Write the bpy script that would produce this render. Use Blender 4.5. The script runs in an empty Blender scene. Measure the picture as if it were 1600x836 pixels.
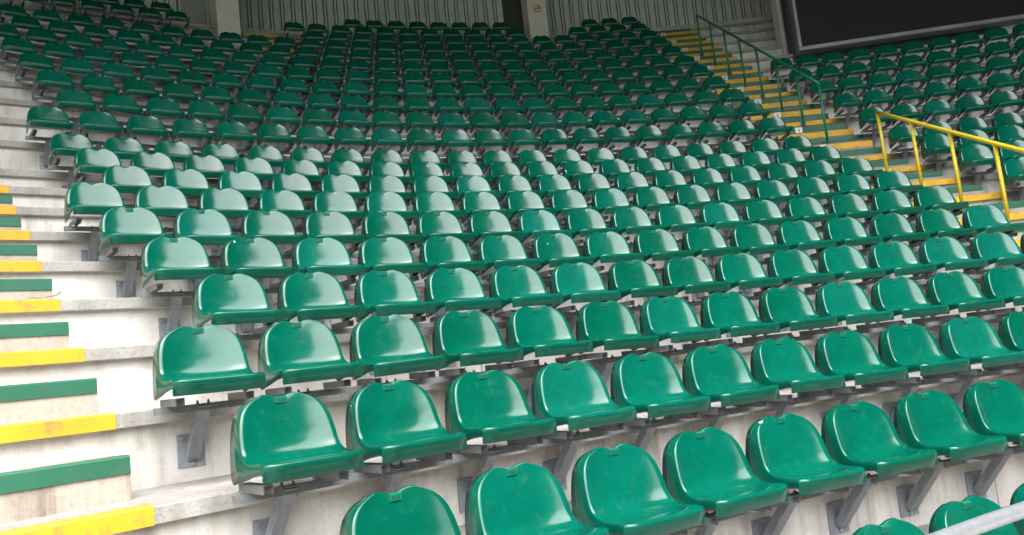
import bpy, math, random
from mathutils import Matrix, Vector
random.seed(7)
R = math.radians
scn = bpy.context.scene
COL = scn.collection

# ------------------------------------------------------------------ camera
CAM = Vector((-2.05649, 7.35472, 2.2))
RGT = Vector((0.816398, -0.566917, -0.109995))
FWD = Vector((0.577126, 0.807706, 0.120568))
UPV = Vector((0.020491, -0.161912, 0.986592))
cd = bpy.data.cameras.new('camera'); cam = bpy.data.objects.new('camera', cd); COL.objects.link(cam)
cam.matrix_world = Matrix(((RGT.x, UPV.x, -FWD.x, CAM.x), (RGT.y, UPV.y, -FWD.y, CAM.y),
                           (RGT.z, UPV.z, -FWD.z, CAM.z), (0, 0, 0, 1)))
cd.sensor_width = 36; cd.lens = 28.782; cd.clip_start = 0.05; cd.clip_end = 2000
scn.camera = cam
FOC = 1279.2
def project(p):
    d = Vector(p) - CAM; y = d.dot(FWD)
    if y < 0.2: return None
    return 800 + FOC * d.dot(RGT) / y, 418 - FOC * d.dot(UPV) / y, y

# ------------------------------------------------------------------ sky, sun, exposure
SUN_EL, SUN_AZ = 62, 250          # degrees; direction the light comes from (azimuth from +X, counter-clockwise)
w = bpy.data.worlds.new('World'); scn.world = w; w.use_nodes = True
nt = w.node_tree; nt.nodes.clear()
sky = nt.nodes.new('ShaderNodeTexSky'); sky.sky_type = 'NISHITA'; sky.sun_disc = False
sky.sun_elevation = R(SUN_EL); sky.sun_rotation = R(90 - SUN_AZ)
sky.air_density = 1.0; sky.dust_density = 4.0; sky.ozone_density = 1.0
hs = nt.nodes.new('ShaderNodeHueSaturation'); hs.inputs['Saturation'].default_value = 0.3
bg = nt.nodes.new('ShaderNodeBackground'); bg.inputs['Strength'].default_value = 0.11
wo = nt.nodes.new('ShaderNodeOutputWorld')
nt.links.new(sky.outputs[0], hs.inputs['Color']); nt.links.new(hs.outputs[0], bg.inputs[0]); nt.links.new(bg.outputs[0], wo.inputs[0])
sl = bpy.data.lights.new('sun', 'SUN'); sl.energy = 1.5; sl.angle = R(85); sl.color = (1.0, 0.985, 0.96)
so = bpy.data.objects.new('sun', sl); COL.objects.link(so)
sdir = Vector((math.cos(R(SUN_EL)) * math.cos(R(SUN_AZ)), math.cos(R(SUN_EL)) * math.sin(R(SUN_AZ)), math.sin(R(SUN_EL))))
so.rotation_euler = sdir.to_track_quat('Z', 'Y').to_euler(); so.location = (0, 0, 40)
scn.view_settings.view_transform = 'Standard'; scn.view_settings.look = 'None'
scn.view_settings.exposure = 2.52; scn.view_settings.gamma = 1.0; scn.view_settings.use_curve_mapping = False

# ------------------------------------------------------------------ stand geometry (metres)
S = 0.5                                    # seat pitch
def notch(k):                              # top of a seat back in row k: radius, height
    if k <= 10: return 9.9566 + (k - 1) * 0.73127, 1.83117 + (k - 1) * 0.35979
    return 17.2567 + (k - 11) * 0.70883, 5.58217 + (k - 11) * 0.48712
DR, DZ, LIP = 0.1668, -0.3586, 0.067
def nos(k):                                # front top edge of concrete step k
    r, z = notch(k); return r + DR, z + DZ
def pol(r, a, z): return (r * math.cos(R(a)), r * math.sin(R(a)), z)

# ------------------------------------------------------------------ helpers
class MB:
    def __init__(s): s.v = []; s.f = []; s.m = []
    def add(s, vs, fs, mi=0):
        o = len(s.v); s.v += [tuple(p) for p in vs]
        s.f += [tuple(i + o for i in f) for f in fs]; s.m += [mi] * len(fs)
    def box(s, x0, x1, y0, y1, z0, z1, mi=0, mat=None):
        vs = [(x, y, z) for z in (z0, z1) for y in (y0, y1) for x in (x0, x1)]
        if mat is not None: vs = [tuple(mat @ Vector(p)) for p in vs]
        s.add(vs, [(0, 2, 3, 1), (4, 5, 7, 6), (0, 1, 5, 4), (1, 3, 7, 5), (3, 2, 6, 7), (2, 0, 4, 6)], mi)
    def tube(s, pts, rad, n=8, mi=0, cap=True):
        pts = [Vector(p) for p in pts]; rings = []
        prev = None
        for i, p in enumerate(pts):
            t = (pts[min(i + 1, len(pts) - 1)] - pts[max(i - 1, 0)]).normalized()
            ref = Vector((0, 0, 1)) if abs(t.z) < 0.9 else Vector((1, 0, 0))
            if prev is not None: ref = prev
            a = t.cross(ref)
            if a.length < 1e-4: a = t.cross(Vector((1, 0, 0)))
            a.normalize(); b = a.cross(t).normalized(); prev = b
            rings.append([p + (a * math.cos(2 * math.pi * j / n) + b * math.sin(2 * math.pi * j / n)) * rad for j in range(n)])
        vs = [q for r in rings for q in r]; fs = []
        for i in range(len(pts) - 1):
            for j in range(n):
                j2 = (j + 1) % n; fs.append((i * n + j, i * n + j2, (i + 1) * n + j2, (i + 1) * n + j))
        if cap:
            fs.append(tuple(range(n - 1, -1, -1))); L = (len(pts) - 1) * n; fs.append(tuple(L + j for j in range(n)))
        s.add(vs, fs, mi)
    def arc(s, prof, a0fn, a1fn, n, mi=0, closed=True, seg=None):
        """sweep a closed (r,z) profile round the stand centre; end angles may depend on r"""
        m = len(prof); vs = []; fs = []
        for i in range(n + 1):
            t = i / n
            for r, z in prof:
                a = a0fn(r) * (1 - t) + a1fn(r) * t
                vs.append(pol(r, a, z))
        for i in range(n):
            for j in range(m if closed else m - 1):
                j2 = (j + 1) % m; fs.append((i * m + j, i * m + j2, (i + 1) * m + j2, (i + 1) * m + j))
        if closed:
            fs.append(tuple(range(m - 1, -1, -1))); fs.append(tuple(n * m + j for j in range(m)))
        s.add(vs, fs, mi)
        if seg: s.m[-len(fs):] = [seg[q % m] for q in range(n * m)] + [0] * (len(fs) - n * m)
    def mesh(s, name, mats, smooth=False):
        me = bpy.data.meshes.new(name); me.from_pydata(s.v, [], s.f)
        for m in (mats if isinstance(mats, (list, tuple)) else [mats]): me.materials.append(m)
        if any(s.m): me.polygons.foreach_set('material_index', s.m)
        if smooth: me.polygons.foreach_set('use_smooth', [True] * len(s.f))
        me.update(); me.validate(); return me
def link(name, me, parent=None):
    o = bpy.data.objects.new(name, me); COL.objects.link(o)
    if parent is not None: o.parent = parent
    return o
def tag(o, label=None, cat=None, group=None, kind=None):
    if label: o['label'] = label
    if cat: o['category'] = cat
    if group: o['group'] = group
    if kind: o['kind'] = kind
    return o
def bevel(o, wdt, seg=2, ang=40):
    m = o.modifiers.new('bevel', 'BEVEL'); m.width = wdt; m.segments = seg; m.limit_method = 'ANGLE'; m.angle_limit = R(ang); return o
def recalc(me):
    import bmesh
    bm = bmesh.new(); bm.from_mesh(me); bmesh.ops.recalc_face_normals(bm, faces=bm.faces); bm.to_mesh(me); bm.free(); return me

# ------------------------------------------------------------------ materials
def newmat(name):
    m = bpy.data.materials.new(name); m.use_nodes = True
    return m, m.node_tree.nodes, m.node_tree.links, m.node_tree.nodes['Principled BSDF']
def ramp(n, stops):
    r = n.new('ShaderNodeValToRGB'); e = r.color_ramp.elements
    while len(e) < len(stops): e.new(0.5)
    for el, (p, c) in zip(e, stops): el.position = p; el.color = (*c, 1)
    return r
def noise(n, l, scale, mapping=None, detail=6, rough=0.6, coord='Object'):
    tc = n.new('ShaderNodeTexCoord'); mp = n.new('ShaderNodeMapping'); t = n.new('ShaderNodeTexNoise')
    if mapping: mp.inputs['Scale'].default_value = mapping
    t.inputs['Scale'].default_value = scale; t.inputs['Detail'].default_value = detail; t.inputs['Roughness'].default_value = rough
    l.new(tc.outputs[coord], mp.inputs[0]); l.new(mp.outputs[0], t.inputs['Vector']); return t
def mixc(n, l, fac, a, b, mode='MIX'):
    m = n.new('ShaderNodeMix'); m.data_type = 'RGBA'; m.blend_type = mode
    for s_, v in ((m.inputs[0], fac), (m.inputs[6], a), (m.inputs[7], b)):
        if hasattr(v, 'links') or hasattr(v, 'is_linked'): l.new(v, s_)
        elif isinstance(v, (int, float)): s_.default_value = v
        else: s_.default_value = (*v, 1)
    return m.outputs[2]
def bump(n, l, b, h, strength, dist):
    bp = n.new('ShaderNodeBump'); bp.inputs['Strength'].default_value = strength; bp.inputs['Distance'].default_value = dist
    l.new(h, bp.inputs['Height']); l.new(bp.outputs[0], b.inputs['Normal'])

def concrete(name, c0, c1, stain, amount=0.55, speck=0.35, fine_scale=45):
    m, n, l, b = newmat(name)
    big = noise(n, l, 0.9, detail=8); cr = ramp(n, [(0.3, c0), (0.7, c1)]); l.new(big.outputs[0], cr.inputs[0])
    st = noise(n, l, 1.0, (9, 9, 0.55), detail=7, rough=0.65); sr = ramp(n, [(0.46, (0, 0, 0)), (0.66, (amount,) * 3)]); l.new(st.outputs[0], sr.inputs[0])
    pat = noise(n, l, 0.8, detail=4); pr = ramp(n, [(0.42, (0, 0, 0)), (0.62, (1, 1, 1))]); l.new(pat.outputs[0], pr.inputs[0])
    f = mixc(n, l, 1.0, sr.outputs[0], pr.outputs[0], 'MULTIPLY')
    col = mixc(n, l, f, cr.outputs[0], stain)
    gr = noise(n, l, 5.5, detail=9, rough=0.72); grr = ramp(n, [(0.5, (0, 0, 0)), (0.78, (0.5,) * 3)]); l.new(gr.outputs[0], grr.inputs[0])
    col = mixc(n, l, grr.outputs[0], col, stain)
    sp = noise(n, l, fine_scale, detail=5, rough=0.75); spr = ramp(n, [(0.28, (1 - speck * 1.6,) * 3), (0.52, (1, 1, 1))]); l.new(sp.outputs[0], spr.inputs[0])
    col = mixc(n, l, 0.8, col, spr.outputs[0], 'MULTIPLY')
    l.new(col, b.inputs['Base Color']); b.inputs['Roughness'].default_value = 0.85
    fine = noise(n, l, 120, detail=3); bump(n, l, b, fine.outputs[0], 0.25, 0.01)
    return m
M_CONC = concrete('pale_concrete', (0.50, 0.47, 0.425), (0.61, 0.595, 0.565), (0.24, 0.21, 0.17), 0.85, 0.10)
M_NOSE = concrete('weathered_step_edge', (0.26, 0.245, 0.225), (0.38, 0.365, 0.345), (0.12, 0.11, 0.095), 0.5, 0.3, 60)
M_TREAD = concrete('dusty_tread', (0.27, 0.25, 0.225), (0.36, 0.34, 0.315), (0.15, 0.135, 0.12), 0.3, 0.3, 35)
M_STEPC = concrete('cream_concrete', (0.32, 0.275, 0.22), (0.42, 0.365, 0.30), (0.16, 0.125, 0.09), 0.8, 0.2)
M_GROUND = concrete('ground_concrete', (0.22, 0.215, 0.2), (0.3, 0.29, 0.275), (0.12, 0.11, 0.1))

def paint(name, c, worn, amount, rough=0.5):
    m, n, l, b = newmat(name)
    t = noise(n, l, 14, detail=8, rough=0.7); r = ramp(n, [(0.53, (0, 0, 0)), (0.70, (amount,) * 3)]); l.new(t.outputs[0], r.inputs[0])
    t2 = noise(n, l, 3, detail=5); r2 = ramp(n, [(0.3, (0.8,) * 3), (0.7, (1.0,) * 3)]); l.new(t2.outputs[0], r2.inputs[0])
    col = mixc(n, l, r.outputs[0], c, worn); col = mixc(n, l, 1.0, col, r2.outputs[0], 'MULTIPLY')
    l.new(col, b.inputs['Base Color']); b.inputs['Roughness'].default_value = rough
    f = noise(n, l, 90); bump(n, l, b, f.outputs[0], 0.2, 0.005)
    return m
M_YEL = paint('yellow_step_paint', (0.60, 0.335, 0.014), (0.2, 0.145, 0.075), 0.8)
M_GRN = paint('green_step_paint', (0.014, 0.115, 0.062), (0.07, 0.11, 0.08), 0.4)
M_RAILY = paint('yellow_rail_paint', (0.74, 0.55, 0.03), (0.45, 0.34, 0.08), 0.3, 0.4)
M_RAILG = paint('green_rail_paint', (0.008, 0.16, 0.08), (0.02, 0.11, 0.06), 0.4, 0.35)

def plastic(name):
    m, n, l, b = newmat(name)
    oi = n.new('ShaderNodeObjectInfo'); tc = n.new('ShaderNodeTexCoord')
    ml = n.new('ShaderNodeMath'); ml.operation = 'MULTIPLY'; ml.inputs[1].default_value = 91.7; l.new(oi.outputs['Random'], ml.inputs[0])
    ad = n.new('ShaderNodeVectorMath'); ad.operation = 'ADD'; l.new(tc.outputs['Object'], ad.inputs[0]); l.new(ml.outputs[0], ad.inputs[1])
    def nz(scale, detail=6, rough=0.6, sc=None):
        t = n.new('ShaderNodeTexNoise'); t.inputs['Scale'].default_value = scale; t.inputs['Detail'].default_value = detail; t.inputs['Roughness'].default_value = rough
        if sc:
            mp = n.new('ShaderNodeMapping'); mp.inputs['Scale'].default_value = sc; l.new(ad.outputs[0], mp.inputs[0]); l.new(mp.outputs[0], t.inputs['Vector'])
        else: l.new(ad.outputs[0], t.inputs['Vector'])
        return t
    rr = ramp(n, [(0.0, (0.0003, 0.070, 0.042)), (0.5, (0.0003, 0.080, 0.050)), (0.9, (0.0006, 0.087, 0.057)), (1.0, (0.002, 0.096, 0.066))]); l.new(oi.outputs['Random'], rr.inputs[0])
    t = nz(7); r2 = ramp(n, [(0.35, (0.82,) * 3), (0.65, (1, 1, 1))]); l.new(t.outputs[0], r2.inputs[0])
    col = mixc(n, l, 1.0, rr.outputs[0], r2.outputs[0], 'MULTIPLY')
    d = nz(20, 9, 0.78); dr = ramp(n, [(0.56, (0, 0, 0)), (0.78, (0.20,) * 3)]); l.new(d.outputs[0], dr.inputs[0])        # dust film
    col = mixc(n, l, dr.outputs[0], col, (0.10, 0.16, 0.13))
    sc = nz(3.2, 5, 0.62, (9, 1.2, 1.2)); scr_ = ramp(n, [(0.69, (0, 0, 0)), (0.72, (0.10,) * 3), (0.735, (0, 0, 0))]); l.new(sc.outputs[0], scr_.inputs[0])   # scuffs
    col = mixc(n, l, scr_.outputs[0], col, (0.16, 0.30, 0.24))
    sp = nz(16, 2, 0.4); spr = ramp(n, [(0.80, (0, 0, 0)), (0.815, (0.8,) * 3)]); l.new(sp.outputs[0], spr.inputs[0])     # a few droppings
    col = mixc(n, l, spr.outputs[0], col, (0.5, 0.5, 0.46))
    l.new(col, b.inputs['Base Color'])
    rg = ramp(n, [(0.3, (0.10,) * 3), (0.75, (0.22,) * 3)]); l.new(d.outputs[0], rg.inputs[0]); l.new(rg.outputs[0], b.inputs['Roughness'])
    b.inputs['IOR'].default_value = 1.46
    f = nz(3.0, 2); bump(n, l, b, f.outputs[0], 0.012, 0.02)
    return m
M_SEAT = plastic('green_seat_plastic')
def simple(name, c, rough=0.5, metal=0.0, var=0.12, scale=20):
    m, n, l, b = newmat(name)
    t = noise(n, l, scale); r = ramp(n, [(0.3, tuple(x * (1 - var) for x in c)), (0.7, tuple(min(1, x * (1 + var)) for x in c))]); l.new(t.outputs[0], r.inputs[0])
    l.new(r.outputs[0], b.inputs['Base Color']); b.inputs['Roughness'].default_value = rough; b.inputs['Metallic'].default_value = metal
    return m
M_GALV = simple('galvanised_steel', (0.19, 0.2, 0.21), 0.5, 0.25, 0.2, 30)
M_GALVB = simple('bright_galvanised_pipe', (0.42, 0.44, 0.47), 0.35, 0.7, 0.15, 40)
M_DGALV = simple('weathered_steel', (0.22, 0.235, 0.255), 0.5, 0.15, 0.25, 25)
M_PLATE = simple('pale_number_plate', (0.006, 0.14, 0.088), 0.3, 0, 0.15, 60)
M_BLACK = simple('black_ink', (0.012, 0.02, 0.016), 0.5)
M_WALL = simple('grey_cladding', (0.50, 0.515, 0.50), 0.45, 0.0, 0.1, 2.5)
M_GAP = simple('painted_cladding_shade', (0.05, 0.05, 0.05), 0.8)  # near-black stands in for shadow in the cladding grooves and beside a column
M_COLM = simple('cream_column_paint', (0.66, 0.64, 0.56), 0.6, 0.0, 0.08, 4)
M_SCREEN = simple('black_screen_face', (0.0045, 0.0045, 0.004), 0.75, 0.0, 0.1, 3)
M_FRAME = simple('grey_screen_frame', (0.25, 0.25, 0.28), 0.5, 0.3, 0.2, 3)
M_WHITE = simple('white_plate', (0.6, 0.585, 0.55), 0.5)
M_RED = simple('sign_red', (0.5, 0.03, 0.025), 0.5)
M_ROOF = simple('dark_roof_sheet', (0.028, 0.032, 0.03), 0.7, 0.0, 0.2, 1)
M_LEAF = simple('dry_brown_leaf', (0.26, 0.13, 0.06), 0.7, 0, 0.4, 30)
M_DOOR = simple('grey_door_paint', (0.30, 0.31, 0.30), 0.5, 0, 0.06, 3)
def grassmat():
    m, n, l, b = newmat('pitch_grass')
    t = noise(n, l, 0.4, detail=8); r = ramp(n, [(0.3, (0.035, 0.085, 0.02)), (0.7, (0.06, 0.12, 0.03))]); l.new(t.outputs[0], r.inputs[0])
    l.new(r.outputs[0], b.inputs['Base Color']); b.inputs['Roughness'].default_value = 0.9; return m
M_GRASS = grassmat()

# ------------------------------------------------------------------ ground
g = MB(); g.add([(-400, -400, -0.004), (400, -400, -0.004), (400, 400, -0.004), (-400, 400, -0.004)], [(0, 1, 2, 3)])
tag(link('ground', g.mesh('ground', M_GROUND)), kind='structure')
g = MB(); g.add([(-100, -75, 0), (-1.5, -75, 0), (-1.5, 1.0, 0), (-100, 1.0, 0)], [(0, 1, 2, 3)])
tag(link('pitch', g.mesh('pitch', M_GRASS)), kind='structure')

# ------------------------------------------------------------------ concrete terrace
TA0, TA1 = 24.0, 122.0
terr = tag(link('terrace', None), kind='structure')
OV = 0.045
KTOP = 21
for k in range(-3, KTOP + 1):
    r, z = nos(k)
    zb = nos(k - 1)[1] - 0.05 if k > -3 else -0.2
    rb = nos(k + 1)[0] + OV + 0.05
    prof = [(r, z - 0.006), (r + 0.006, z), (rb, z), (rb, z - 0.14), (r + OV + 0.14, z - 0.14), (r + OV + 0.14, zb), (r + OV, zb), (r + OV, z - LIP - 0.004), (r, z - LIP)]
    step = 11.5 if k > 4 else 15.33
    off = (k * 3.7) % step
    a = TA0
    cuts = [TA0]
    while True:
        nx = cuts[-1] + (off if len(cuts) == 1 and off > 2 else step)
        if nx >= TA1 - 1.5: break
        cuts.append(nx)
    cuts = [c_ for c_ in cuts if not 89.5 < c_ < 99.5]
    cuts.append(TA1)
    for c0, c1 in zip(cuts[:-1], cuts[1:]):
        ga = math.degrees(0.003 / r)
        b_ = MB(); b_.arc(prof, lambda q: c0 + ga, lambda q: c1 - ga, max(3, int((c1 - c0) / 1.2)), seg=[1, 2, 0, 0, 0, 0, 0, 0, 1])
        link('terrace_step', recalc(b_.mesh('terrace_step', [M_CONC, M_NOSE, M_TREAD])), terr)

# ------------------------------------------------------------------ aisle stairs
def edge_fn(theta, off): return lambda q: theta - math.degrees(math.asin(max(-1, min(1, off / q))))
def stairs(name, label, theta, oL, oR, k0, k1, first_y=True, plates=False, seed=0):
    """concrete half steps between the terrace steps; yellow and green painted nosings"""
    rnd = random.Random(seed)
    root = tag(link(name, None), label, 'stairs', 'painted aisle stairs')
    j = 0
    for k in range(k0, k1 + 1):
        r, z = nos(k); rn, zn = nos(k + 1)
        n = 3 if k >= 10 else 2
        for s_ in range(n):
            rr = r + (rn - r) * s_ / n; zz = z + (zn - z) * s_ / n
            if k == k1 and s_ > 0: break
            yel = (j % 2 == 0)
            jit = rnd.uniform(-0.012, 0.012)
            fl, fr = edge_fn(theta, oL), edge_fn(theta, oR + jit)
            if s_ > 0:
                pb = [(rr + 0.004, z - 0.01), (rr + 0.004, zz - 0.004), (rn + OV - 0.002, zz - 0.004), (rn + OV - 0.002, z - 0.01)]
                bb = MB(); bb.arc(pb, fl, fr, 4); ho = link('half_step', recalc(bb.mesh('half_step', M_STEPC)), root)
            ns = MB(); bh = 0.070 if n == 2 or s_ == 0 else 0.088
            ns.arc([(rr - 0.004, zz - bh), (rr - 0.004, zz - 0.004), (rr + 0.004, zz + 0.004), (rr + 0.085, zz + 0.004), (rr + 0.085, zz - 0.008), (rr + 0.012, zz - 0.016), (rr + 0.012, zz - bh)], fl, fr, 5)
            link('nosing_strip', recalc(ns.mesh('nosing_strip', M_YEL if yel else M_GRN)), root)
            if plates and k >= 10 and s_ == 2:
                a_ = theta - math.degrees(math.asin((0.5) / rr)); wdt = math.degrees(0.058 / rr)
                pp = MB(); pp.arc([(rr - 0.012, zz - 0.088), (rr - 0.012, zz + 0.006), (rr - 0.002, zz + 0.006), (rr - 0.002, zz - 0.088)], lambda q: a_ - wdt, lambda q: a_ + wdt, 1)
                pl = link('row_plate', recalc(pp.mesh('row_plate', M_WHITE)), root)
                pm = MB(); pm.arc([(rr - 0.0135, zz - 0.07), (rr - 0.0135, zz - 0.015), (rr - 0.0118, zz - 0.015), (rr - 0.0118, zz - 0.07)], lambda q: a_ - wdt * 0.25, lambda q: a_ + wdt * 0.2, 1)
                link('plate_mark', pm.mesh('plate_mark', M_DGALV), pl)
            j += 1
    return root
stairs('aisle_stairs', 'open concrete aisle stairs with yellow and green nosings and no handrail', 91.1, -2.45, -1.18, -2, 9, seed=1)
stairs('aisle_stairs', 'long yellow and green striped stairs with two handrails climbing to the wall', 59.4, 0.03, 1.277, -2, 21, plates=True, seed=2)
# short flight in the gap beside the column
root = tag(link('exit_stairs', None), 'short dim yellow edged steps in the seat gap below the cladding', 'stairs')
for k in (19, 20):
    r, z = nos(k); rn, zn = nos(k + 1)
    for s_ in range(3):
        rr = r + (rn - r) * s_ / 3; zz = z + (zn - z) * s_ / 3
        if s_ > 0:
            bb = MB(); bb.arc([(rr + 0.004, z - 0.01), (rr + 0.004, zz - 0.004), (rn + OV - 0.002, zz - 0.004), (rn + OV - 0.002, z - 0.01)], lambda q: 79.75, lambda q: 81.75, 3)
            link('half_step', recalc(bb.mesh('half_step', M_STEPC)), root)
        ns = MB(); ns.arc([(rr - 0.004, zz - 0.070), (rr - 0.004, zz + 0.004), (rr + 0.062, zz + 0.004), (rr + 0.062, zz - 0.008), (rr + 0.012, zz - 0.016), (rr + 0.012, zz - 0.070)], lambda q: 79.75, lambda q: 81.75, 3)
        link('nosing_strip', recalc(ns.mesh('nosing_strip', M_YEL if s_ % 2 == 0 else M_GRN)), root)

# ------------------------------------------------------------------ back wall
RW = 25.30; ZW0 = nos(21)[1] + 0.42; ZW1 = 16.3
wall = tag(link('back_wall', None), 'grey vertical ribbed metal cladding wall behind the top row', 'wall')
cb = MB(); cb.arc([(RW - 0.06, nos(21)[1] - 0.3), (RW - 0.06, ZW0 - 0.03), (RW + 0.2, ZW0 - 0.03), (RW + 0.2, nos(21)[1] - 0.3)], lambda q: 28.0, lambda q: 121.0, 60)
link('curb', recalc(cb.mesh('curb', M_CONC)), wall)
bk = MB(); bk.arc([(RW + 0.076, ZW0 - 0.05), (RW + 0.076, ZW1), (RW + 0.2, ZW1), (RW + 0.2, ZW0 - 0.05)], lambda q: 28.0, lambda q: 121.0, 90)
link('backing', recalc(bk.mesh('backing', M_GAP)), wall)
# one cladding panel: wide pan, groove, narrow rib, groove (0.25 m)
pm = MB()
pp = [(-0.125, 0.07), (-0.115, 0.07), (-0.113, 0.0), (0.034, 0.0), (0.036, 0.07), (0.055, 0.07), (0.057, 0.008), (0.106, 0.008), (0.108, 0.07), (0.125, 0.07)]
for i in range(len(pp) - 1):
    (x0, d0), (x1, d1) = pp[i], pp[i + 1]
    pm.add([(x0, -d0, 0), (x1, -d1, 0), (x1, -d1, ZW1 - ZW0), (x0, -d0, ZW1 - ZW0)], [(0, 1, 2, 3)], 1 if d0 == d1 == 0.07 else 0)
pm.add([(x, -d, 0) for x, d in pp] + [(0.125, -0.074, 0), (-0.125, -0.074, 0)], [tuple(range(11, -1, -1))])
PANEL = recalc(pm.mesh('wall_panel', [M_WALL, M_GAP]))
dA = math.degrees(0.25 / RW)
a = 40.0; gaps = [(82.95, 84.4), (65.5, 66.85)]  # second gap bares the near-black backing as painted shade for the column's side
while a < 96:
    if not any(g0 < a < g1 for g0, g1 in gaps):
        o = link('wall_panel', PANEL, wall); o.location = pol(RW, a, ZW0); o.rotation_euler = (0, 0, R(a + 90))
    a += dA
# flat door in the cladding beside the first column
dr_ = tag(link('exit_door', None), 'flat grey door in the cladding left of the cream column', 'door')
Mx = Matrix.Translation(pol(RW, 83.68, ZW0)) @ Matrix.Rotation(R(83.68 + 90), 4, 'Z')
b_ = MB(); b_.box(-0.26, 0.26, -0.05, 0.02, 0.0, 2.1); o = link('door_leaf', b_.mesh('door_leaf', M_DOOR), dr_); o.matrix_local = Mx; bevel(o, 0.006)
b_ = MB(); b_.box(-0.32, -0.262, -0.06, 0.05, -0.02, 2.2); b_.box(0.262, 0.32, -0.06, 0.05, -0.02, 2.2); b_.box(-0.262, 0.262, -0.06, 0.05, 2.11, 2.2)
o = link('door_frame', b_.mesh('door_frame', M_WALL), dr_); o.matrix_local = Mx

# ------------------------------------------------------------------ columns
def column(label, ac, rf, wd, dp, z0, name='column'):
    root = tag(link(name, None), label, 'column', 'cream columns at the back')
    root.location = pol(rf, ac, z0); root.rotation_euler = (0, 0, R(ac + 90))
    b_ = MB(); b_.box(-wd / 2, wd / 2, -dp, 0, -0.05, 16.5 - z0); o = link('shaft', b_.mesh('shaft', M_COLM), root); bevel(o, 0.012)
    b_ = MB(); b_.box(-wd / 2 - 0.03, wd / 2 + 0.03, -dp - 0.02, 0.03, -0.06, 0.04); link('foot', b_.mesh('foot', M_CONC), root)
    return root
column('cream column beside the exit gap, red round sign near its top', 82.46, 24.15, 0.47, 0.95, nos(20)[1])
column('cream column with a no smoking sign, standing between two seat gaps', 65.28, 24.62, 0.48, 0.62, nos(21)[1])
column('cream grey column on bare steps next to the black screen', 52.45, 22.3, 0.42, 0.42, nos(17)[1])
def nosmoke(label, ac, rf, z):
    root = tag(link('no_smoking_sign', None), label, 'sign', 'no smoking signs')
    root.location = pol(rf - 0.004, ac, z); root.rotation_euler = (0, 0, R(ac + 90))
    N = 28
    d = MB(); d.add([(0.095 * math.cos(2 * math.pi * i / N), 0.002, 0.095 * math.sin(2 * math.pi * i / N)) for i in range(N)] + [(0.095 * math.cos(2 * math.pi * i / N), 0.0, 0.095 * math.sin(2 * math.pi * i / N)) for i in range(N)],
                    [tuple(range(N))] + [(i, (i + 1) % N, N + (i + 1) % N, N + i) for i in range(N)])
    link('disc', d.mesh('disc', M_WHITE), root)
    rg = MB()
    for i in range(N):
        a0, a1 = 2 * math.pi * i / N, 2 * math.pi * (i + 1) / N
        rg.add([(q * math.cos(t), 0.0045, q * math.sin(t)) for q, t in ((0.098, a0), (0.098, a1), (0.076, a1), (0.076, a0))], [(0, 1, 2, 3)])
    c, s_ = math.cos(R(45)), math.sin(R(45))
    rg.add([(x * c + zz * s_, 0.0052, -x * s_ + zz * c) for x, zz in ((-0.078, -0.009), (0.078, -0.009), (0.078, 0.009), (-0.078, 0.009))], [(0, 1, 2, 3)])
    link('ring', rg.mesh('ring', M_RED), root)
    cg = MB(); cg.add([(-0.05, 0.0038, -0.012), (0.03, 0.0038, -0.012), (0.03, 0.0038, 0.004), (-0.05, 0.0038, 0.004)], [(0, 1, 2, 3)])
    cg.add([(0.034, 0.0038, -0.012), (0.05, 0.0038, -0.012), (0.05, 0.0038, 0.004), (0.034, 0.0038, 0.004)], [(0, 1, 2, 3)])
    link('cigarette_mark', cg.mesh('cigarette_mark', M_BLACK), root)
nosmoke('round red and white no smoking sign on the column between two seat gaps', 65.28, 24.62, 10.92)
nosmoke('round red and white sign on the column beside the exit gap', 82.46, 24.15, 10.83)

# ------------------------------------------------------------------ video screen
A = Vector((12.80, 17.02, 8.02)); B = Vector((16.98, 13.34, 8.02))
root = tag(link('video_screen', None), 'large switched off black video screen in a grey frame above the seats', 'screen')
ex = (B - A); LS = ex.length; ex.normalize(); ey = Vector((0, 0, 1)).cross(ex)     # ey points away from the pitch side
if ey.dot(Vector((1, 1, 0))) < 0: ey = -ey
Mx = Matrix(((ex.x, ey.x, 0, A.x), (ex.y, ey.y, 0, A.y), (0, 0, 1, A.z), (0, 0, 0, 1)))
HS = 4.2
def scr(name, mat, *bxs):
    b_ = MB()
    for q in bxs: b_.box(*q)
    o = link(name, b_.mesh(name, mat), root); o.matrix_local = Mx; return o
scr('screen_panel', M_BLACK, (0.07, LS - 0.07, 0.045, 0.30, 0.13, HS - 0.07))
nx_, nz_ = 7, 5
for ix in range(nx_):
    for iz in range(nz_):
        w_, h_ = (LS - 0.14) / nx_, (HS - 0.20) / nz_; g_ = 0.0015
        scr('screen_module', M_SCREEN, (0.07 + ix * w_ + g_, 0.07 + (ix + 1) * w_ - g_, 0.03 + random.uniform(0, 0.001), 0.044, 0.13 + iz * h_ + g_, 0.13 + (iz + 1) * h_ - g_))
bevel(scr('frame_bar', M_FRAME, (0.0, LS, 0.0, 0.34, 0.045, 0.128)), 0.008)
bevel(scr('frame_bar', M_FRAME, (0.0, 0.068, 0.0, 0.34, 0.130, HS - 0.07)), 0.008)
scr('frame_bar', M_FRAME, (LS - 0.068, LS, 0.0, 0.34, 0.130, HS - 0.07))
scr('frame_bar', M_FRAME, (0.0, LS, 0.0, 0.34, HS - 0.068, HS))
scr('cabinet', M_BLACK, (-0.05, LS + 0.05, 0.342, 0.7, -0.05, HS + 0.02))
for x in (0.5, LS / 2, LS - 0.5):
    scr('stand_leg', M_DGALV, (x - 0.05, x + 0.05, 0.4, 0.5, -0.6, -0.052))

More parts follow.
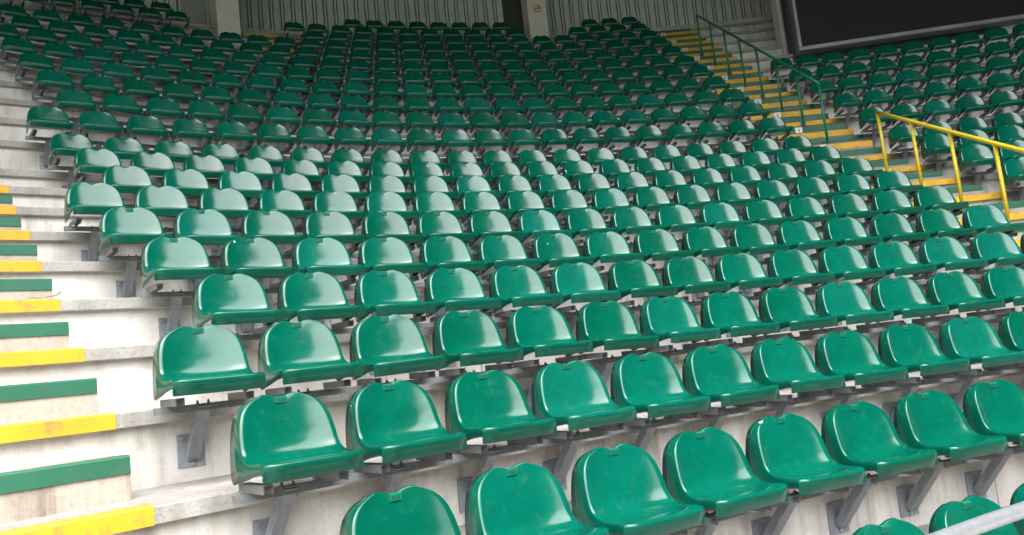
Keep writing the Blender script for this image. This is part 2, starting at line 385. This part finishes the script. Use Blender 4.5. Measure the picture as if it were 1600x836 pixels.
# ------------------------------------------------------------------ handrails
def on_line(theta, off, r, z):
    a = theta - math.degrees(math.asin(off / r)); return Vector(pol(r, a, z))
def handrail(name, label, mat, ks, h, rad_post, rad_rail, off, steel):
    root = tag(link(name, None), label, 'handrail')
    tops = []
    for k in ks:
        r, z = nos(k); p = on_line(59.4, off, r - 0.028, z); t = p + Vector((0, 0, h)); tops.append(t)
        b_ = MB(); b_.tube([p - Vector((0, 0, 0.075)), t], rad_post, 10); po = link('post', b_.mesh('post', mat, True), root)
        u = Vector((p.x, p.y, 0)).normalized(); sd = Vector((-u.y, u.x, 0))
        b_ = MB(); X = Matrix(((sd.x, u.x, 0, p.x), (sd.y, u.y, 0, p.y), (0, 0, 1, p.z), (0, 0, 0, 1)))
        b_.box(-0.05, 0.05, 0.012, 0.0235, -0.068, -0.006, 0, X); link('fixing_plate', b_.mesh('fixing_plate', mat), po)
        b_ = MB(); b_.tube([t - Vector((0, 0, 0.035)), t - Vector((0, 0, 0.012))], rad_post * 1.22, 10); link('weld_collar', b_.mesh('weld_collar', mat, True), po)
    d0 = (tops[0] - tops[1]).normalized(); d1 = (tops[-1] - tops[-2]).normalized()
    def bend(t, d): return [t + d * 0.05 + Vector((0, 0, -0.10)), t + d * 0.055 + Vector((0, 0, -0.045)), t + d * 0.035 + Vector((0, 0, -0.008))]
    b_ = MB(); b_.tube(tops, rad_rail, 12); link('top_rail', b_.mesh('top_rail', mat, True), root)
    return root
handrail('handrail', 'dark green tubular handrail along the upper striped stairs', M_RAILG, list(range(11, 19)), 0.885, 0.020, 0.024, 0.70, M_GALV)
handrail('handrail', 'bright yellow tubular handrail along the lower striped stairs', M_RAILY, list(range(1, 10)), 0.80, 0.022, 0.026, 0.73, M_GALV)
# galvanised pipe guard in front of the first row
root = tag(link('pipe_guard', None), 'thick galvanised steel pipe guard in front of the first row', 'guard rail')
b_ = MB(); b_.tube([pol(8.70, a_, 1.572) for a_ in [93 - 1.0 * i for i in range(36)]], 0.0245, 14); link('pipe', b_.mesh('pipe', M_GALVB, True), root)
for a_ in (92.4, 82.6, 72.8, 63.0):
    b_ = MB(); b_.tube([pol(8.70, a_, nos(-1)[1] - 0.02), pol(8.70, a_, 1.572)], 0.022, 12); link('post', b_.mesh('post', M_GALV, True), root)
    b_ = MB(); b_.tube([pol(8.70, a_, 1.50), pol(8.70, a_, 1.551)], 0.033, 12); link('clamp', b_.mesh('clamp', M_DGALV, True), root)
b_ = MB(); b_.tube([pol(8.70, a_, 1.18) for a_ in [93 - 1.0 * i for i in range(36)]], 0.018, 10); link('lower_pipe', b_.mesh('lower_pipe', M_GALV, True), root)

# ------------------------------------------------------------------ seat meshes (local: +Y to the pitch, origin below the back at step height)
Z0 = -DZ
def catmull(pts, m):
    P_ = [pts[0]] + list(pts) + [pts[-1]]; out = []
    for i in range(1, len(P_) - 2):
        for q in range(m):
            t = q / m; a_, b2, c, d = P_[i - 1], P_[i], P_[i + 1], P_[i + 2]
            out.append(tuple(0.5 * (2 * b2[x] + (c[x] - a_[x]) * t + (2 * a_[x] - 5 * b2[x] + 4 * c[x] - d[x]) * t * t + (-a_[x] + 3 * b2[x] - 3 * c[x] + d[x]) * t ** 3) for x in range(len(b2))))
    out.append(tuple(pts[-1])); return out
# stations: y, z, half width, dish (edge offset along the inner normal), skirt end y, z
ST = [(.278, -.313, .195, .000, .272, -.312),
      (.292, -.290, .198, .000, .276, -.298),
      (.304, -.262, .200, .000, .274, -.286),
      (.303, -.2475, .200, .000, .264, -.282),
      (.287, -.2420, .201, .001, .252, -.282),
      (.240, -.2440, .202, .004, .225, -.285),
      (.185, -.2520, .203, .010, .180, -.291),
      (.130, -.2530, .203, .018, .120, -.303),
      (.088, -.2380, .202, .025, .055, -.313),
      (.060, -.2080, .201, .029, -.018, -.318),
      (.044, -.1660, .199, .030, -.036, -.250),
      (.032, -.1200, .193, .028, -.038, -.150),
      (.020, -.0720, .179, .023, -.036, -.076),
      (.011, -.0370, .155, .017, -.034, -.037),
      (.005, -.0140, .122, .011, -.033, -.014),
      (.000, .0000, .080, .006, -.032, .000)]
def shell(nu, m):
    st = catmull(ST, m); nv = len(st); b_ = MB(); rows = []
    for vi, (y, z, hw, ds, sy, sz) in enumerate(st):
        y0, z0 = st[max(vi - 1, 0)][:2]; y1, z1 = st[min(vi + 1, nv - 1)][:2]
        ty, tz = y1 - y0, z1 - z0; L = math.hypot(ty, tz) or 1; ny, nz = tz / L, -ty / L      # inner (sitter) side
        row = []
        back = max(0.0, min(1.0, (z + 0.10) / 0.10)) if y < 0.04 else 0.0
        def P(u):
            au = abs(u); dd = ds * au ** 2.6
            x = u * hw; zz = z + nz * dd; yy = y + ny * dd
            lobe = 0.006 * math.exp(-((abs(x) - 0.062) / 0.036) ** 2) - 0.007 * math.exp(-(x / 0.026) ** 2)
            zz += lobe * back ** 2
            if y > 0.25: yy -= 0.022 * au ** 10 * min(1, (y - 0.25) / 0.04)
            return x, yy, zz
        xe, ye, ze = P(1.0)
        dy, dz_ = sy - ye, sz - ze; sk = math.hypot(dy, dz_) or 1e-6; e = min(sk, .010) / sk * .7
        left = [(-(xe + 0.005), sy, sz), (-(xe + 0.0045), ye + dy * .5, ze + dz_ * .5), (-(xe + 0.003), ye + dy * e, ze + dz_ * e)]
        row += left
        for i in range(nu + 1): row.append(P(-1 + 2 * i / nu))
        row += [(-p[0], p[1], p[2]) for p in reversed(left)]
        rows.append(row)
    # top edge rolled backwards
    last = rows[-1]; n = len(last)
    for oy, oz in ((-.006, .003), (-.016, .002), (-.024, -.006), (-.027, -.03)):
        row = [(p[0], p[1] + oy, p[2] + oz) for p in last[3:n - 3]]
        rows.append([row[0]] * 3 + row + [row[-1]] * 3)
    vs = [(p[0], p[1], p[2] + Z0) for r_ in rows for p in r_]; fs = []
    for v in range(len(rows) - 1):
        for i in range(n - 1): fs.append((v * n + i, v * n + i + 1, (v + 1) * n + i + 1, (v + 1) * n + i))
    b_.add(vs, fs)
    return b_
def clean(me, thick=0.0):
    import bmesh
    bm = bmesh.new(); bm.from_mesh(me)
    bmesh.ops.remove_doubles(bm, verts=bm.verts, dist=0.0006)
    bmesh.ops.dissolve_degenerate(bm, edges=bm.edges, dist=0.0003)
    bmesh.ops.recalc_face_normals(bm, faces=bm.faces)
    up = sum(f.normal.z for f in bm.faces if f.calc_center_median().y > 0.1)
    if up < 0: bmesh.ops.reverse_faces(bm, faces=bm.faces)
    if thick:
        bm.normal_update(); outer = list(bm.faces); ov = list(bm.verts)
        inner = {v: bm.verts.new(v.co - v.normal * thick) for v in ov}
        bnd = [(e.verts[0], e.verts[1], e.link_loops[0].vert) for e in bm.edges if len(e.link_faces) == 1]
        for f in outer: bm.faces.new([inner[v] for v in reversed(f.verts)])
        for a_, b2, st_ in bnd:
            p, q = (a_, b2) if st_ is a_ else (b2, a_)
            bm.faces.new((q, p, inner[p], inner[q]))
    for f in bm.faces: f.smooth = True
    bm.to_mesh(me); bm.free(); return me
SH_HI = clean(shell(18, 4).mesh('seat_shell', M_SEAT, True), 0.004)
SH_LO = clean(shell(10, 2).mesh('seat_shell_far', M_SEAT, True))
b_ = MB()
T_ = Matrix.Translation((0, 0.012, Z0 - 0.016)) @ Matrix.Rotation(R(-14), 4, 'X')
b_.box(-0.023, 0.023, -0.008, 0.004, -0.011, 0.013, 0, T_)
for x in (-0.012, 0.0, 0.011):
    b_.box(x - 0.0016, x + 0.0016, 0.0042, 0.0048, -0.006, 0.006, 1, T_)
PLATE = b_.mesh('number_plate', [M_PLATE, M_BLACK])
b_ = MB()
for (x0, x1, z0, z1) in ((-.020, -.016, -.356, -.322), (.016, .020, -.356, -.322), (-.016, .016, -.326, -.322)):
    b_.box(x0, x1, -0.04, 0.20, Z0 + z0, Z0 + z1)
BRKT = b_.mesh('seat_bracket', M_GALV)
# leg: channel from the beam down to the plate on the riser
P0 = Vector((0, 0.010, -0.376)); P1 = Vector((0, -0.185, -0.600)); dv = (P1 - P0); LL = dv.length; dv.normalize()
ux = Vector((1, 0, 0)); uz = ux.cross(dv)
Lm = Matrix(((ux.x, dv.x, uz.x, P0.x), (ux.y, dv.y, uz.y, P0.y), (ux.z, dv.z, uz.z, P0.z + Z0), (0, 0, 0, 1)))
b_ = MB(); b_.box(-.028, -.022, -0.03, LL + .01, -.022, .022, 0, Lm); b_.box(.022, .028, -0.03, LL + .01, -.022, .022, 0, Lm); b_.box(-.022, .022, -0.03, LL + .01, .016, .022, 0, Lm)
LEG = b_.mesh('leg', M_DGALV)
yf = -DR - OV
b_ = MB(); b_.box(-.065, .065, yf - 0.002, yf + .010, Z0 - .655, Z0 - .495); BASE = b_.mesh('base_plate', M_DGALV)
def mkbolt(x, z):
    b2 = MB(); b2.tube([(x, yf + .009, Z0 + z), (x, yf + .020, Z0 + z)], .010, 6); return b2.mesh('bolt', M_GALVB)
BOLTS = [mkbolt(-.048, -.515), mkbolt(.048, -.515), mkbolt(0.0, -.64)]
BRX = (-0.155, 0.155)

# ------------------------------------------------------------------ seat positions
A_END = 60.12
# seat count per row of the main block, counted from the striped stairs (first visible seat at the open stairs)
FIRST = {0: 96.4, 1: 94.85, 2: 95.13, 3: 95.33, 4: 93.25, 5: 93.56, 6: 93.86, 7: 94.08, 8: 92.45, 9: 92.76, 10: 93.08, 11: 93.31,
         12: 91.99, 13: 92.34, 14: 92.63, 15: 92.93, 16: 93.16, 17: 92.04, 18: 92.28}
main, right = {}, {}
for k in range(0, 22):
    r, z = notch(k); d = math.degrees(S / r)
    if k <= 18:
        n = int(round((FIRST[k] - A_END) / d)); main[k] = [A_END + i * d for i in range(n + 1)]
    elif k == 19: main[k] = [A_END + i * d for i in range(0, 16)]
    elif k == 20: main[k] = [A_END + i * d for i in list(range(0, 4)) + list(range(6, 17))] + [85.12 + d * j for j in range(7)]
    else: main[k] = [A_END + i * d for i in range(3)] + [67.72 + 1.19 * j for j in range(8)] + [85.55 + d * j for j in range(5)]
    if k <= 15:
        a0 = 59.4 - math.degrees(math.asin(1.38 / r)); right[k] = [a0 - i * d for i in range(60) if a0 - i * d > 36]
ORD = ['', 'first', 'second', 'third', 'fourth', 'fifth', 'sixth', 'seventh', 'eighth', 'ninth', 'tenth', 'eleventh', 'twelfth', 'thirteenth',
       'fourteenth', 'fifteenth', 'sixteenth', 'seventeenth', 'eighteenth', 'nineteenth', 'twentieth', 'twenty-first', 'twenty-second', 'twenty-third', 'twenty-fourth', 'twenty-fifth', 'twenty-sixth', 'twenty-seventh', 'twenty-eighth', 'twenty-ninth', 'thirtieth']
cand = []
for blk, dct in (('main', main), ('right', right)):
    for k, al in dct.items():
        r, z = notch(k)
        for i, a_ in enumerate(al):
            p = Vector(pol(r, a_, z)); q = project(p)
            vis = q is not None and -40 < q[0] < 1640 and -14 < q[1] < 838
            cand.append((blk, k, i, a_, (q[2] if vis else 1e6), vis, len(al)))
near = sorted([c for c in cand if c[5]], key=lambda c: c[4])[:300]
nearset = {(c[0], c[1], c[2]) for c in near}
far = [c for c in cand if (c[0], c[1], c[2]) not in nearset]
def seat_label(blk, k, i, n):
    tone = 'glossy green' if k <= 10 else 'shaded dark green'
    row = ORD[k + 1]
    if blk == 'right':
        return f'{tone} plastic seat beyond the railed stairs, {row} row, {ORD[i + 1]} from those stairs'
    if k == 0: return 'glossy green plastic seat in front row behind the steel pipe guard'
    jl = n - i
    if k <= 4 or jl <= i + 1:
        return f'{tone} plastic seat, {row} row, {ORD[jl]} from the stairs without handrail'
    return f'{tone} plastic seat, {row} row, {ORD[i + 1]} from the stairs with handrails'
def place(o, k, a_, rnd):
    r, z = notch(k)
    o.location = pol(r, a_, z + DZ); o.rotation_euler = (rnd.gauss(0, 0.011), rnd.gauss(0, 0.009), R(a_ + 90) + rnd.gauss(0, 0.018))
rnd = random.Random(3)
for blk, k, i, a_, dist, vis, n in near:
    root = link('stadium_seat', None)
    tag(root, seat_label(blk, k, i, n), 'seat', 'front row seats behind the pipe guard' if (blk == 'main' and k == 0) else 'green stadium seats')
    place(root, k, a_, rnd)
    link('shell', SH_HI, root)
    for x in BRX: o = link('bracket', BRKT, root); o.location.x = x
    lg = link('leg', LEG, root)
    if k <= 12:
        link('base_plate', BASE, lg)
    if k <= 6:
        link('number_plate', PLATE, root)
        for bm_ in BOLTS: link('bolt', bm_, lg)
# the remaining, smaller seats joined
fm = MB(); lo_v = [v.co.copy() for v in SH_LO.vertices]; lo_f = [tuple(p.vertices) for p in SH_LO.polygons]
bk_v = [v.co.copy() for v in BRKT.vertices]; bk_f = [tuple(p.vertices) for p in BRKT.polygons]
lg_v = [v.co.copy() for v in LEG.vertices]; lg_f = [tuple(p.vertices) for p in LEG.polygons]
for blk, k, i, a_, dist, vis, n in far:
    r, z = notch(k)
    X = Matrix.Translation(pol(r, a_, z + DZ)) @ Matrix.Rotation(R(a_ + 90) + rnd.gauss(0, 0.012), 4, 'Z') @ Matrix.Rotation(rnd.gauss(0, 0.006), 4, 'X')
    fm.add([X @ v for v in lo_v], lo_f, 0)
    for x in BRX:
        T2_ = X @ Matrix.Translation((x, 0, 0)); fm.add([T2_ @ v for v in bk_v], bk_f, 1)
    fm.add([X @ v for v in lg_v], lg_f, 2)
fo = link('distant_seats', fm.mesh('distant_seats', [M_SEAT, M_GALV, M_DGALV], True))
tag(fo, 'dark green seats massed in the highest rows below the cladding wall', 'seats', kind='stuff')
# beams that carry the seats, one for every row of each block
for blk, dct in (('main', main), ('right', right)):
    for k, al in dct.items():
        r, z = notch(k); e = math.degrees(0.22 / r); al2 = sorted(al); runs = [[al2[0]]]
        for a_ in al2[1:]:
            if a_ - runs[-1][-1] > 2.2 * math.degrees(S / r): runs.append([a_])
            else: runs[-1].append(a_)
        for q in runs:
            b_ = MB(); rb = r - 0.02
            b_.arc([(rb - .019, z - .388), (rb - .019, z - .3555), (rb + .019, z - .3555), (rb + .019, z - .388)], lambda x: q[0] - e, lambda x: q[-1] + e, max(2, len(q)))
            where = 'beyond the railed stairs' if blk == 'right' else ('between the two stairs' if len(runs) == 1 else 'beside a column gap')
            tag(link('seat_beam', recalc(b_.mesh('seat_beam', M_GALV))), f'long galvanised beam under the {ORD[k + 1]} row of seats {where}', 'beam', 'seat carrying beams')

# ------------------------------------------------------------------ dry leaf on the open stairs
r5, z5 = nos(5)
lf = MB(); pts = []
for i in range(9):
    t = i / 8; x = (t - 0.5) * 0.20; wd = 0.022 * math.sin(math.pi * min(1, t * 1.02)) + 0.002
    lift = 0.03 * max(0, t - 0.72) / 0.28 + 0.004 + 0.01 * math.sin(t * 7) ** 2
    pts += [(x, -wd, lift), (x, wd, lift + 0.012 * t)]
lf.add(pts, [(2 * i, 2 * i + 2, 2 * i + 3, 2 * i + 1) for i in range(8)])
lf.add([(p[0], p[1], p[2] - 0.002) for p in pts], [(2 * i + 1, 2 * i + 3, 2 * i + 2, 2 * i) for i in range(8)])
o = link('dry_leaf', lf.mesh('dry_leaf', M_LEAF, True)); o.location = on_line(91.1, -1.27, r5 + 0.035, z5 + 0.006); o.rotation_euler = (0, 0, R(8 + 180 - 8))
o.rotation_euler = (0, 0, R(-3))
tag(o, 'curled brown dry leaf lying on a yellow step edge', 'leaf')

# ------------------------------------------------------------------ roof over the stand (outside the picture; it shades the upper rows)
RI, ZI, RO, ZO = 8.6, 13.3, 27.5, 16.6
RS = 6.4                                  # the neighbouring stand's roof reaches further out
roof = tag(link('stand_roof', None), 'dark metal roof over the upper rows of the stand', 'roof')
def slab(name, quads):
    b_ = MB()
    for q in quads:
        b_.add(list(q) + [(x, y, z + .35) for x, y, z in q], [(0, 1, 2, 3), (7, 6, 5, 4), (0, 3, 7, 4), (1, 5, 6, 2), (0, 4, 5, 1), (3, 2, 6, 7)])
    link('roof_deck', recalc(b_.mesh(name, M_ROOF)), roof)
quads = []; N = 25
def rin(a_): t = min(1, max(0, (a_ - 5) / 45)); t = t * t * (3 - 2 * t); return RS + (RI - RS) * t
for i in range(N):
    a0, a1 = 100.0 * i / N, 100.0 * (i + 1) / N
    quads.append([pol(rin(a0), a0, ZI), pol(RO, a0, ZO), pol(RO, a1, ZO), pol(rin(a1), a1, ZI)])
slab('roof_deck_corner', quads)
L = 75
slab('roof_deck_side', [[(RS, -0.02, ZI), (RO, -0.02, ZO), (RO, -L, ZO), (RS, -L, ZI)]])
c, s_ = math.cos(R(100)), math.sin(R(100)); tx, ty = -s_, c
slab('roof_deck_end', [[(RI * c + tx * .02, RI * s_ + ty * .02, ZI), (RO * c + tx * .02, RO * s_ + ty * .02, ZO), (RO * c + tx * L, RO * s_ + ty * L, ZO), (RI * c + tx * L, RI * s_ + ty * L, ZI)]])

# ------------------------------------------------------------------ stand across the pitch (outside the picture; the seats mirror it)
M_FARS = simple('far_green_seats', (0.012, 0.06, 0.035), 0.6, 0, 0.3, 0.6)
root = tag(link('opposite_stand', None), 'dark green stand with a roof across the pitch', 'stand')
b_ = MB(); x0, x1 = -115, 34
b_.add([(x0, -78, 0), (x1, -78, 0), (x1, -78, 1.2), (x0, -78, 1.2), (x0, -100, 13), (x1, -100, 13), (x0, -100, 0), (x1, -100, 0)], [(0, 1, 2, 3), (3, 2, 5, 4), (1, 7, 5, 2), (6, 0, 3, 4), (7, 6, 4, 5)])
link('seating_slope', recalc(b_.mesh('seating_slope', M_FARS)), root)
b_ = MB(); b_.box(x0, x1, -101, -100.2, 13.05, 21); link('rear_wall', b_.mesh('rear_wall', M_ROOF), root)
b_ = MB(); b_.box(x0, x1, -101, -79, 21.02, 22.4); link('roof_deck', b_.mesh('roof_deck_far', M_ROOF), root)

# ------------------------------------------------------------------ neighbouring side stand (outside the picture; the seats mirror it)
root = tag(link('side_stand', None), 'dark green side stand running along the pitch under the same roof', 'stand')
b_ = MB(); b_.add([(8.66, 2.5, 0), (8.66, -L, 0), (8.66, -L, 0.75), (8.66, 2.5, 0.75), (25.4, 6.5, 10.5), (25.4, -L, 10.5), (25.4, 6.5, 0), (25.4, -L, 0)], [(0, 1, 2, 3), (3, 2, 5, 4), (6, 0, 3, 4), (1, 7, 5, 2), (7, 6, 4, 5)])
link('seating_slope', recalc(b_.mesh('side_seating_slope', M_FARS)), root)
b_ = MB(); b_.box(25.5, 25.9, -L, 11, 0, 16.75); link('rear_wall', b_.mesh('side_rear_wall', M_ROOF), root)
